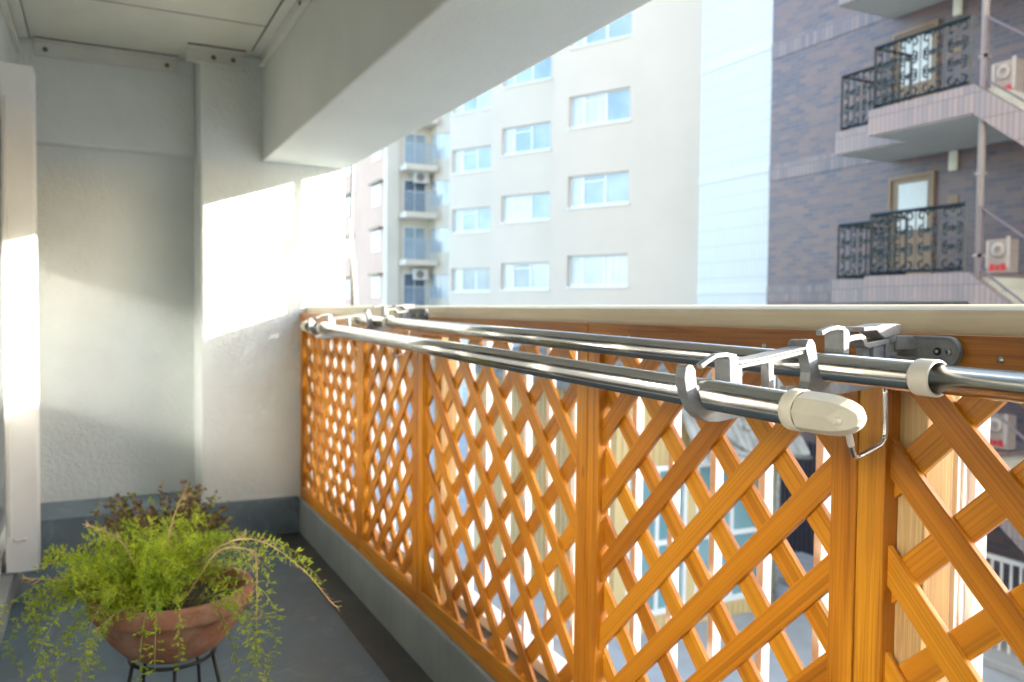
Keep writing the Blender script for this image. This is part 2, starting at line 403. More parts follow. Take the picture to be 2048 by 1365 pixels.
# the upstand wraps the pillar foot: keep it clear of the pillar volume
bpy.data.objects.remove(o)
w = MB(); w.prism([(-0.30, 4.352, 0.161), (0.943, 4.352, 0.161), (0.943, 4.379, 0.161), (0.463, 4.379, 0.161), (0.463, 4.729, 0.161), (-0.30, 4.729, 0.161)], (0, 0, -0.36))
o = w.build('wall_upstand', M['upstand'], None, 0.006)
tag(o, 'low blue grey painted upstand along the foot of the end wall', 'upstand')
w = MB(); w.box(0.945, 1.25, -2.5, 4.379, -0.6, 0.150)
o = w.build('balcony_kerb', [M['kerb']], None, 0.008)
tag(o, 'low grey painted concrete kerb carrying the wooden lattice', 'kerb')
o = box('end_partition', M['stucco'], None, -0.62, 1.2, -2.7, -2.5, -0.2, 2.43)
tag(o, 'white partition wall closing the balcony behind the viewer', 'wall')

# window wall on the left
ww = empty('window_wall', (-0.36, 1.5, 0), 'white wall with sliding glass window at the left edge of the balcony', 'wall')
def inpar(o, p):
    o.parent = p; o.matrix_parent_inverse = p.matrix_world.inverted() if False else Matrix.Translation(-p.location); return o
w = MB(); w.box(-0.62, -0.301, -2.5, 4.35, -0.2, 0.10); inpar(w.build('sill_upstand', M['kerb']), ww)
w = MB(); w.box(-0.62, -0.34, -2.5, 4.729, 2.05, 2.428); inpar(w.build('wall', M['stucco']), ww)
w = MB(); w.box(-0.62, -0.36, 4.68, 4.729, 0.101, 2.049); inpar(w.build('wall', M['stucco']), ww)
w = MB()
for y in (-2.45, -1.2, 0.05, 1.3, 2.5, 3.66): w.box(-0.40, -0.345, y, y + 0.05, 0.101, 2.049)
w.box(-0.402, -0.343, -2.5, 4.679, 1.99, 2.048); w.box(-0.402, -0.343, -2.5, 4.679, 0.1015, 0.16)
inpar(w.build('window_frame', M['white_metal']), ww)
w = MB(); w.box(-0.385, -0.379, -2.5, 4.679, 0.12, 2.04); inpar(w.build('pane', M['glass_room']), ww)

# narrow white metal panel at left, standing out from the wall
sp = empty('side_panel', (-0.27, 3.79, 0.105), 'tall narrow white metal panel at the left edge, sunlit in the middle', 'panel')
w = MB(); w.box(-0.325, -0.215, 3.72, 3.87, 0.105, 2.076); inpar(w.build('panel_body', M['white_metal'], None, 0.002), sp)
w = MB(); w.box(-0.318, -0.306, 3.712, 3.7195, 0.25, 1.95); inpar(w.build('edge_strip', M['trim']), sp)
for z in (1.115, 0.233):
    w = MB()
    for k in range(2):
        x = -0.292 + k * 0.032
        w.lathe([(0, -0.008), (0.005, -0.008), (0.007, 0), (0.005, 0.001)], (x, 3.7185, z), 12, 'Y')
    w.box(-0.297, -0.255, 3.7115, 3.7165, z - 0.003, z + 0.003)
    inpar(w.build('handle', M['trim'], None, 0.001), sp)

# ceiling trims (angle strips with screws)
def trim(name, label, a, b, wall_n, leg=0.075, fl=0.06, screws=()):
    """a,b: ends along the wall-ceiling corner; wall_n: direction from the wall into the room"""
    e = empty(name, a, label, 'trim', 'metal angle strips along the ceiling edge')
    a = Vector(a); b = Vector(b); n = Vector(wall_n)
    m = MB()
    d = b - a
    m.prism([a + n * 0.002, a + n * 0.012, a + n * 0.012 - Vector((0, 0, leg)), a + n * 0.002 - Vector((0, 0, leg))], d)
    m.prism([a + n * 0.0125 - Vector((0, 0, 0.003)), a + n * fl - Vector((0, 0, 0.003)), a + n * fl - Vector((0, 0, 0.010)), a + n * 0.0125 - Vector((0, 0, 0.012))], d)
    m.prism([a + n * 0.0125 - Vector((0, 0, leg - 0.008)), a + n * 0.026 - Vector((0, 0, leg - 0.008)), a + n * 0.026 - Vector((0, 0, leg)), a + n * 0.0125 - Vector((0, 0, leg))], d)
    inpar(m.build('strip', M['trim'], None, 0.0012), e)
    q = MB(); q.prism([a + n * (fl + 0.0005) - Vector((0, 0, 0.0005)), a + n * (fl + 0.0045) - Vector((0, 0, 0.0005)), a + n * (fl + 0.0045) - Vector((0, 0, 0.005)), a + n * (fl + 0.0005) - Vector((0, 0, 0.005))], d)
    inpar(q.build('dark_gap_line', M['dark_screw']), e)  # dark strip standing in for the shaded gap between flange and ceiling
    for t in screws:
        c = a + d * t + n * 0.013 - Vector((0, 0, leg * 0.55))
        s = MB(); ax = 'Y' if abs(n.y) > 0.5 else 'X'
        sg = n.y if ax == 'Y' else n.x
        s.lathe([(0.0001, 0.008 * sg), (0.008, 0.007 * sg), (0.012, 0)], c, 12, ax); inpar(s.build('screw', M['dull_screw']), e)
    return e
trim('ceiling_trim', 'long metal angle strip under the ceiling on the shaded end wall', (-0.26, 4.635, 2.429), (0.38, 4.635, 2.429), (0, -1, 0), screws=(0.07, 0.92))
trim('ceiling_trim', 'short metal angle strip under the ceiling on the stucco pillar', (0.40, 4.38, 2.429), (0.672, 4.38, 2.429), (0, -1, 0), screws=(0.46, 0.80))
trim('ceiling_trim', 'angle strip under the ceiling running along the deep beam', (0.76, -2.4, 2.429), (0.76, 4.30, 2.429), (-1, 0, 0), screws=(0.30, 0.60, 0.87))
trim('ceiling_trim', 'angle strip in the upper left corner above the window wall', (-0.34, -2.4, 2.429), (-0.34, 4.60, 2.429), (1, 0, 0), screws=(0.7,))

# metal railing outside the lattice
ra = empty('railing', (1.09, 1.5, 0.15), 'pale aluminium handrail with slim white bars outside the wooden lattice', 'railing')
w = MB(); crown = [(1.0225 + 0.092 * sin(radians(a)), 1.164 - 0.092 * (1 - cos(radians(a)))) for a in range(24, -25, -3)]
w.prism([(0.985, -2.45, 1.092), (1.06, -2.45, 1.092)] + [(x, -2.45, z) for x, z in crown], (0, 6.825, 0)); inpar(w.build('handrail', M['rail'], None, 0.0), ra)
w = MB(); w.box(1.065, 1.135, -2.45, 4.375, 0.165, 0.20); inpar(w.build('bottom_rail', M['bar'], None, 0.003), ra)
bar0 = None
for k in range(-6, 25):
    y = 1.005 + 0.1345 * k
    if y > 4.36: break
    if bar0 is None:
        w = MB(); w.box(-0.0105, 0.0105, -0.0085, 0.0085, 0.2002, 1.0915); bar0 = w.build('baluster', M['bar'], None, 0.0015); o = bar0
    else:
        o = bar0.copy(); col.objects.link(o)
    o.location = (1.10, y, 0); inpar(o, ra)
w = MB(); w.box(1.066, 1.134, 0.738, 0.765, 0.2001, 1.0915)
for k in range(4): w.box(1.0745 + k * 0.015, 1.0805 + k * 0.015, 0.735, 0.7379, 0.2001, 1.0914)
inpar(w.build('railing_post', M['bar']), ra)

# bare wood posts behind the lattice
for i, (y0, y1, x1, lab) in enumerate(((0.727, 0.787, 1.041, 'bare pale wood post behind the lattice, right beside the nearest stile'),
                                  (2.462, 2.522, 1.041, 'bare pale wood post behind the lattice, beside the stile under the far drying arm'),
                                  (4.17, 4.23, 1.041, 'bare pale wood post behind the lattice, closest to the stucco pillar'))):
    w = MB(); w.box(0.985, x1, y0, y1, 0.1505, 1.088, (0, 0, 1))
    o = w.build('wooden_post', M['raw_wood'], None, 0.002)
    tag(o, lab, 'post', 'bare posts behind the lattice')

# ------------------------------------------------------------------ lattice panels
def clip(poly, axis, val, keep_less):
    out = []
    for i in range(len(poly)):
        a, b = poly[i], poly[(i + 1) % len(poly)]
        ia = (a[axis] <= val) == keep_less or a[axis] == val; ib = (b[axis] <= val) == keep_less or b[axis] == val
        if ia: out.append(a)
        if ia != ib:
            t = (val - a[axis]) / (b[axis] - a[axis]); out.append((a[0] + (b[0] - a[0]) * t, a[1] + (b[1] - a[1]) * t))
    return out
XF = 0.955                                     # front face of the frames
def lattice(ya, yb, front, pitch, cf, cb, label):
    """ya<yb extent; front '\\' means falling towards the camera; cf, cb: phases of z-Y (falling) / z+Y (rising)"""
    e = empty('lattice_panel', (XF + 0.015, (ya + yb) / 2, 0.151), label, 'lattice panel', 'orange stained lattice panels along the railing')
    z0, z1 = 0.151, 1.125; st = 0.044; rh = 0.060
    for y in (ya, yb - st):
        w = MB(); w.box(XF, XF + 0.0293, y, y + st, z0 + rh + 0.0005, z1 - rh - 0.0005, (0, 0, 1)); inpar(w.build('stile', M['lattice'], None, 0.0018), e)
    for nm, a in (('bottom_rail', z0), ('top_rail', z1 - rh)):
        w = MB(); w.box(XF - 0.0005, XF + 0.029, ya, yb, a, a + rh, (0, 1, 0)); inpar(w.build(nm, M['lattice'], None, 0.0018), e)
    for k in range(max(1, int((yb - ya) / 0.35))):
        y = ya + (yb - ya) * (k + 0.5) / max(1, int((yb - ya) / 0.35)) + random.uniform(-0.03, 0.03)
        s = MB(); s.lathe([(0.0001, -0.002), (0.004, -0.0015), (0.0045, 0)], (XF - 0.0008, y, z1 - 0.028), 10, 'X'); inpar(s.build('screw', M['silver_screw']), e)
    hw = 0.0195 * sqrt(2)
    Y0, Y1, Z0, Z1 = ya + st - 0.006, yb - st + 0.006, z0 + rh - 0.006, z1 - rh + 0.006
    for layer in (0, 1):
        falling = (front == '\\') == (layer == 0)
        c0 = cf if layer == 0 else cb
        w = MB()
        xo = XF + 0.0110 + layer * 0.0095
        lo = (Z0 - Y1) if falling else (Z0 + Y0); hi = (Z1 - Y0) if falling else (Z1 + Y1)
        k = int((lo - c0) / pitch) - 1
        while c0 + k * pitch < hi + 0.06:
            c = c0 + k * pitch + random.uniform(-0.002, 0.002); k += 1
            s = 1 if falling else -1
            A, B = Y0 - 0.2, Y1 + 0.2
            poly = [(A, c + s * A - hw), (B, c + s * B - hw), (B, c + s * B + hw), (A, c + s * A + hw)]
            for ax, val, less in ((0, Y0, False), (0, Y1, True), (1, Z0, False), (1, Z1, True)):
                poly = clip(poly, ax, val, less)
                if len(poly) < 3: break
            if len(poly) < 3: continue
            w.prism([(xo, p[0], p[1]) for p in poly], (0.0092, 0, 0), (0, 1, s))
        inpar(w.build('front_slats' if layer == 0 else 'back_slats', M['lattice'], None, 0.0005, segs=1), e)
    return e
lattice(-1.02, 0.8115, '\\', 0.1475, 0.1855, 1.545, 'lattice panel with falling front slats, nearest the viewer at the right edge')
lattice(0.8145, 1.5285, '/', 0.1475, 1.635, -0.2095, 'narrow lattice panel under the near drying arm, wide open diamonds')
lattice(1.5315, 2.5985, '\\', 0.1640, -0.927, 2.43, 'wide lattice panel in the middle of the row, behind the pole midspans')
lattice(2.6015, 3.2785, '/', 0.1475, 3.44, -2.17, 'narrow lattice panel just beyond the far drying arm')
lattice(3.2815, 4.379, '\\', 0.1500, -3.20, 4.29, 'farthest lattice panel, meeting the stucco pillar')

# ------------------------------------------------------------------ drying arms
def arc(cx, cz, r, a0, a1, n):
    return [(cx + r * cos(radians(a0 + (a1 - a0) * i / n)), cz + r * sin(radians(a0 + (a1 - a0) * i / n))) for i in range(n + 1)]
def stripXZ(mb, pts, wd, y0, depth):
    pts = [Vector((p[0], 0, p[1])) for p in pts]; wd = wd if isinstance(wd, (list, tuple)) else [wd] * len(pts)
    L, Rr = [], []
    for i, p in enumerate(pts):
        t = (pts[min(i + 1, len(pts) - 1)] - pts[max(i - 1, 0)]).normalized(); n = Vector((-t.z, 0, t.x))
        L.append(p + n * wd[i] / 2); Rr.append(p - n * wd[i] / 2)
    o = [Vector((q.x, y0, q.z)) for q in L + Rr[::-1]]
    mb.prism(o, (0, depth, 0))
def drying_arm(label):
    e = empty('drying_arm', (0.955, 0.735, 1.10), label, 'pole bracket', 'cast metal pole brackets on the lattice')
    a = MB(); Y = 0.735
    beam = [(0.5875, 1.088), (0.5855, 1.076), (0.5885, 1.062), (0.5925, 1.052), (0.600, 1.0385), (0.609, 1.0305), (0.621, 1.0255), (0.637, 1.0245),
            (0.675, 1.0290), (0.786, 1.0450), (0.836, 1.0500), (0.918, 1.0575), (0.936, 1.0585), (0.936, 1.068), (0.918, 1.0665),
            (0.866, 1.0640), (0.840, 1.0640), (0.832, 1.0675), (0.828, 1.074), (0.8275, 1.083)]
    beam += [(0.81 + 0.0175 * cos(radians(t)), 1.083 + 0.0178 * sin(radians(t))) for t in range(-20, -175, -22)]
    beam += [(0.7905, 1.090), (0.7885, 1.100), (0.7855, 1.112), (0.780, 1.1185), (0.773, 1.1175), (0.7695, 1.1105), (0.7705, 1.1035), (0.773, 1.0975),
             (0.776, 1.088), (0.7785, 1.077), (0.778, 1.066), (0.772, 1.0565), (0.762, 1.0520), (0.740, 1.0505), (0.690, 1.0440), (0.664, 1.0400), (0.650, 1.0420), (0.6455, 1.050)]
    beam += [(0.6265 + 0.0180 * cos(radians(t)), 1.0558 + 0.0180 * sin(radians(t))) for t in range(-15, -170, -22)]
    beam += [(0.6040, 1.062), (0.6025, 1.075), (0.6010, 1.085), (0.5965, 1.0905), (0.591, 1.0910)]
    a.prism([(x, Y, z) for x, z in beam], (0, 0.017, 0))
    stripXZ(a, [(0.6620, 1.0885), (0.715, 1.0955), (0.7725, 1.1055)], 0.0090, Y + 0.002, 0.021)
    stripXZ(a, [(0.664, 1.091), (0.774, 1.1085)], 0.0028, Y - 0.002, 0.028)
    stripXZ(a, [(0.7165, 1.094), (0.7195, 1.046)], 0.0085, Y + 0.003, 0.013)
    stripXZ(a, [(0.6685, 1.088), (0.6690, 1.050), (0.664, 1.042)], 0.0050, Y + 0.0015, 0.018)
    for x in (0.7430, 0.7560): stripXZ(a, [(x, 1.047), (x + 0.0006, 1.0615)], 0.0042, Y + 0.003, 0.010)
    # bar from the inner clip to the pivot, with a dip
    stripXZ(a, [(0.8400, 1.1170), (0.852, 1.1195), (0.866, 1.1210), (0.8715, 1.1180), (0.875, 1.1115), (0.880, 1.1095), (0.914, 1.1150)], 0.0072, Y + 0.0005, 0.022)
    stripXZ(a, [(0.8435, 1.117), (0.8432, 1.068)], 0.0050, Y + 0.002, 0.018)
    stripXZ(a, [(0.9150, 1.117), (0.9165, 1.092), (0.9170, 1.060)], 0.0065, Y + 0.001, 0.024)
    a.box(0.893, 0.9128, Y + 0.004, Y + 0.025, 1.066, 1.1085)
    a.box(0.879, 0.8925, Y + 0.009, Y + 0.020, 1.092, 1.1075)
    # hook crowns, wider than the web
    a.prism([(x, Y + 0.0168, z) for x, z in [(0.780, 1.1180), (0.7735, 1.1170), (0.7700, 1.1105), (0.7710, 1.1040), (0.7755, 1.1010), (0.7870, 1.104), (0.7850, 1.1115)]], (0, 0.014, 0))
    a.lathe([(0.0001, 1.058), (0.0115, 1.058), (0.0115, 1.0945), (0.0135, 1.0950), (0.0135, 1.1010), (0.0110, 1.1015), (0.0110, 1.1135), (0.0135, 1.114), (0.0135, 1.1225), (0.0001, 1.1235)], (0.929, Y + 0.010, 0), 24)
    inpar(a.build('arm', M['cast'], None, 0.0013), e)
    # clips
    for kind in (0, 1):
        c = MB()
        if kind == 0:
            c.prism([(x, Y - 0.004, z) for x, z in [(0.648, 1.0675), (0.664, 1.0690), (0.6655, 1.0740), (0.6585, 1.0990), (0.646, 1.0975)]], (0, 0.026, 0))
            stripXZ(c, [(0.660, 1.0985), (0.645, 1.1015), (0.630, 1.1000), (0.618, 1.0940), (0.609, 1.0885)], [0.006, 0.0055, 0.005, 0.0055, 0.0065], Y - 0.001, 0.009)
        else:
            c.prism([(x, Y - 0.004, z) for x, z in [(0.8290, 1.0995), (0.8395, 1.0995), (0.8400, 1.1260), (0.8360, 1.1315), (0.8280, 1.1300)]], (0, 0.030, 0))
            stripXZ(c, [(0.836, 1.1305), (0.822, 1.1325), (0.808, 1.1300), (0.795, 1.1255)], [0.006, 0.0055, 0.005, 0.0065], Y - 0.001, 0.010)
        inpar(c.build('pole_clip', M['cast'], None, 0.0012), e)
    c = MB(); c.prism([(x, Y - 0.003, z) for x, z in [(0.8655, 1.1275), (0.8655, 1.1330), (0.888, 1.1340), (0.900, 1.1370), (0.934, 1.1375), (0.934, 1.1245), (0.905, 1.1185), (0.896, 1.1240), (0.889, 1.1290)]], (0, 0.030, 0))
    inpar(c.build('lock_lever', M['cast'], None, 0.0012), e)
    # base plate screwed to the top rail
    b = MB()
    zc, hh = 1.1035, 0.0195
    out = [(0.742, zc + hh), (0.742, zc - hh)] + [(0.676 + hh * cos(radians(t)), zc + hh * sin(radians(t))) for t in range(270, 89, -15)]
    out2 = [(0.742, zc + hh - 0.004), (0.742, zc - hh + 0.004)] + [(0.676 + (hh - 0.004) * cos(radians(t)), zc + (hh - 0.004) * sin(radians(t))) for t in range(270, 89, -15)]
    b.prism([(0.9480, y, z) for y, z in out], (0.0065, 0, 0))
    b.box(0.9440, 0.9478, 0.675, 0.742, zc + hh - 0.0042, zc + hh)
    b.box(0.9440, 0.9478, 0.675, 0.742, zc - hh, zc - hh + 0.0042)
    b.prism([(0.9440, 0.676 + hh * cos(radians(t)), zc + hh * sin(radians(t))) for t in range(90, 271, 15)] +
            [(0.9440, 0.676 + (hh - 0.0042) * cos(radians(t)), zc + (hh - 0.0042) * sin(radians(t))) for t in range(270, 89, -15)], (0.0038, 0, 0))
    b.prism([(0.925, 0.731, zc), (0.9478, 0.718, zc), (0.9545, 0.718, zc), (0.9545, 0.762, zc), (0.930, 0.762, zc)], (0, 0, 0.0188))
    b.prism([(0.9255, 0.732, zc - 0.0195), (0.9478, 0.7185, zc - 0.0195), (0.9544, 0.7185, zc - 0.0195), (0.9544, 0.7615, zc - 0.0195), (0.9305, 0.7615, zc - 0.0195)], (0, 0, 0.012))
    inpar(b.build('base_plate', M['cast'], None, 0.0016), e)
    for y, r, mt in ((0.6885, 0.0052, 'dark_screw'), (0.6735, 0.0047, 'silver_screw')):
        s = MB(); s.lathe([(0.0001, -0.003), (r * 0.8, -0.0028), (r, -0.001), (r, 0)], (0.9478, y, zc), 16, 'X')
        if mt == 'silver_screw':
            s.m = 1; s.box(0.9444, 0.9450, y - 0.003, y + 0.003, zc - 0.0006, zc + 0.0006); s.box(0.94435, 0.9450, y - 0.0006, y + 0.0006, zc - 0.003, zc + 0.003)
        else:
            s.m = 1; s.lathe([(0.0001, -0.0034), (0.0022, -0.0033), (0.0024, -0.0028)], (0.9478, y, zc), 8, 'X')
        inpar(s.build('screw', [M[mt], M['dark_screw'] if mt == 'silver_screw' else M['silver_screw']]), e)
    # wire hanger below with a plastic tip
    yw = Y + 0.008
    pts = [(0.9205, 1.062), (0.9215, 1.045), (0.9235, 1.010), (0.9240, 0.994), (0.9215, 0.985), (0.9150, 0.979), (0.895, 0.9725), (0.877, 0.9665), (0.871, 0.9655), (0.8665, 0.9680), (0.8640, 0.9735), (0.8600, 0.9850), (0.8560, 0.9960)]
    h = MB(); h.tube([(x, yw, z) for x, z in pts], 0.0033, 12); hk = inpar(h.build('wire_hook', M['steel'], None), e)
    h = MB(); h.tube([(0.8615, yw, 0.9805), (0.8605, yw, 0.9835), (0.8560, yw, 0.9965), (0.8553, yw, 0.9985)], [0.0040, 0.0046, 0.0042, 0.0022], 12); hk2 = h.build('hook_tip', M['ring']); hk2.parent = hk
    return e
near_arm = drying_arm('cast metal pole bracket on the nearest lattice stile, with wire hook below')
far_arm = copy_tree(near_arm)
far_arm.location = near_arm.location + Vector((0.0, 1.84, 0.030))
far_arm['label'] = 'far cast metal pole bracket, mounted on the second lattice stile from the pillar'

# ------------------------------------------------------------------ steel poles
def pole(x, za, zb, ya, yb, rings, caps, thin_from, label):
    e = empty('laundry_pole', (x, ya, za), label, 'laundry pole', 'steel laundry poles in the brackets')
    L = yb - ya
    def C(y): return Vector((x, y, za + (zb - za) * (y - 0.74) / 1.84))
    w = MB()
    w.tube([C(ya), C(thin_from)], 0.0158, 40); w.tube([C(thin_from), C(yb)], 0.0175, 40) if thin_from < (ya + yb) / 2 else None
    if thin_from >= (ya + yb) / 2:
        w = MB(); w.tube([C(ya), C(thin_from)], 0.0175, 40); w.tube([C(thin_from), C(yb)], 0.0158, 40)
    inpar(w.build('tube', M['steel'], None, weld=True), e)
    for y in rings:
        c = C(y); w = MB(); w.lathe([(0.0176, -0.012), (0.0200, -0.012), (0.0206, -0.010), (0.0206, 0.010), (0.0200, 0.012), (0.0176, 0.012)], c, 40, 'Y'); inpar(w.build('pole_ring', M['ring'], None), e)
    for y, s in caps:
        c = C(y)
        w = MB(); w.lathe([(0.0180, 0.016), (0.0205, 0.016), (0.0212, 0.014), (0.0212, 0.001), (0.0205, 0.0), (0.0200, -0.0005)] if s < 0 else [(0.0180, -0.020), (0.0205, -0.020), (0.0212, -0.018), (0.0212, 0)], c, 40, 'Y')
        prof = [(0.0001, 0.0), (0.0196, 0.0), (0.0206, 0.002), (0.0203, 0.030), (0.0195, 0.042), (0.0172, 0.053), (0.0135, 0.061), (0.0080, 0.067), (0.0001, 0.0695)]
        t = MB(); n = 8
        t.lathe([(r, s * h) for r, h in prof], c, n, 'Y', False)
        ob = t.build('tmp', M['cap'])
        bm = bmesh.new(); bm.from_mesh(ob.data); bpy.data.objects.remove(ob)
        if s < 0:
            nrm = Vector((-0.86, -0.50, -0.05)).normalized()
            co = c + Vector((-0.0128, -0.0545, 0)); 
            geom = bm.verts[:] + bm.edges[:] + bm.faces[:]
            bmesh.ops.bisect_plane(bm, geom=geom, dist=1e-6, plane_co=co, plane_no=nrm, clear_outer=True)
            ed = [q for q in bm.edges if q.is_boundary]
            bmesh.ops.holes_fill(bm, edges=ed, sides=0)
        me = bpy.data.meshes.new('end_cap'); 
        bmesh.ops.recalc_face_normals(bm, faces=bm.faces); bm.to_mesh(me); bm.free()
        me.materials.append(M['cap'])
        capo = bpy.data.objects.new('end_cap', me); col.objects.link(capo); inpar(capo, e)
        bv = capo.modifiers.new('bevel', 'BEVEL'); bv.width = 0.0022; bv.segments = 3; bv.limit_method = 'ANGLE'; bv.angle_limit = radians(9)
        for p in me.polygons: p.use_smooth = False
        sl = inpar(w.build('cap_sleeve', M['cap'], None), e)
        if s < 0:
            k = MB(); kc = c + Vector((-0.0135, -0.0525, -0.003))
            ks = [(0.0045 * cos(radians(q)), 0.0045 * sin(radians(q))) for q in range(-90, 91, 18)]
            k.lathe([(max(rr, 0.0001), hh) for rr, hh in ks], kc, 16); kn = k.build('cap_knob', M['cap']); inpar(kn, e)
    return e
pole(0.6270, 1.0556, 1.0880, 0.615, 2.74, [2.545], [(0.598, -1), (2.75, 1)], 2.545, 'steel laundry pole resting on the outer hooks, with ivory end cap')
pole(0.8100, 1.0830, 1.1100, 0.06, 2.79, [0.598, 2.46], [(2.80, 1)], 0.598, 'steel laundry pole resting on the inner hooks, running out of view at right')

# thin white hose and dark cord outside the pillar corner
h = MB(); h.tube([(1.185, 4.26, 1.62), (1.187, 4.26, 1.56), (1.193, 4.26, 1.47), (1.203, 4.26, 1.38), (1.211, 4.26, 1.28), (1.217, 4.26, 1.18), (1.219, 4.26, 1.0)], 0.0105, 12)
tag(h.build('white_hose', M['white_metal']), 'slightly curved thin white hose hanging just outside the stucco pillar', 'hose')
h = MB(); h.tube([(1.206, 4.275, 2.30), (1.204, 4.275, 1.9), (1.196, 4.275, 1.60), (1.204, 4.275, 1.10)], 0.0085, 10); h.tube([(1.2005, 4.375, 1.43), (1.15, 4.33, 1.36), (1.07, 4.342, 1.235), (1.0, 4.355, 1.166)], 0.0045, 8)
hc = h.build('cable', M['pipe'])
tag(hc, 'thin grey cable hanging beside the sunlit pillar and down to the handrail', 'cord')

# ================================================================== GROUND AND BUILDINGS
g = MB(); g.box(-150, 200, -150, 250, -4.6, -4.0); structure(g.build('ground', M['ground']))
o = box('kerb', M['kerbstone'], None, 11.6, 13.2, 2.0, 12.6, -3.999, -3.86, 0.02); structure(o)

def at(b, o): return inpar(o, b)
# --- the apartment building this balcony belongs to: the storeys above, below and beside it
hb = empty('apartment_building', (-6, 0, -4), 'white stucco apartment building that the balcony belongs to', 'building')
w = MB(); w.box(-14, 1.19, 5.201, 16, -4, 20); w.box(-14, -0.621, -25, 5.2, -4, 20); w.box(-14, 1.2, -25, -2.701, -4, 20); w.box(-0.62, 1.2, -2.7, 5.2, 2.751, 20); w.box(-0.62, 0.9, -2.7, 4.37, -4, -0.61)
at(hb, w.build('wall', M['facade']))
# --- brick building
bb = empty('brick_building', (13.8, 9, -4), 'dark mauve brick apartment block with iron balconies and outside stairs', 'building')
w = MB(); w.box(13.8, 24, 0.5, 14.38, -4, 15); at(bb, w.build('wall', M['brick']))
w = MB(); w.box(22, 34, -15, 0.49, -4, 8.15); at(bb, w.build('unseen_sun_block', M['brick']))  # added out of view: its roofline cuts off the sun below the handrail
FH = 2.75
def scroll(mb, y, z, s, x, r=0.007):
    for sy in (-1, 1):
        for sz in (-1, 1):
            pts = []
            for i in range(13):
                t = i / 12 * 1.6 * pi; rr = s * (1 - 0.55 * i / 12)
                pts.append((x, y + sy * (s * 1.05 - rr * cos(t)), z + sz * (s * 1.1 + rr * sin(t))))
            mb.tube(pts, r, 5, False)
def railing_panel(mb, p0, p1, z0, z1, bars, orn=True):
    p0 = Vector(p0); p1 = Vector(p1); d = p1 - p0; n = d.normalized()
    Z = Vector((0, 0, 1))
    def bar(a, b, r): 
        t = (b - a).normalized(); s1 = t.orthogonal().normalized() * r; s2 = t.cross(s1)
        mb.obox((a + b) / 2, (b - a) / 2, s1, s2)
    bar(p0 + Z * z1, p1 + Z * z1, 0.022); bar(p0 + Z * z0, p1 + Z * z0, 0.018)
    for q in (p0, p1): bar(q + Z * (z0 - 0.05), q + Z * z1, 0.02)
    for i in range(1, bars):
        q = p0 + d * i / bars
        bar(q + Z * z0, q + Z * z1, 0.009)
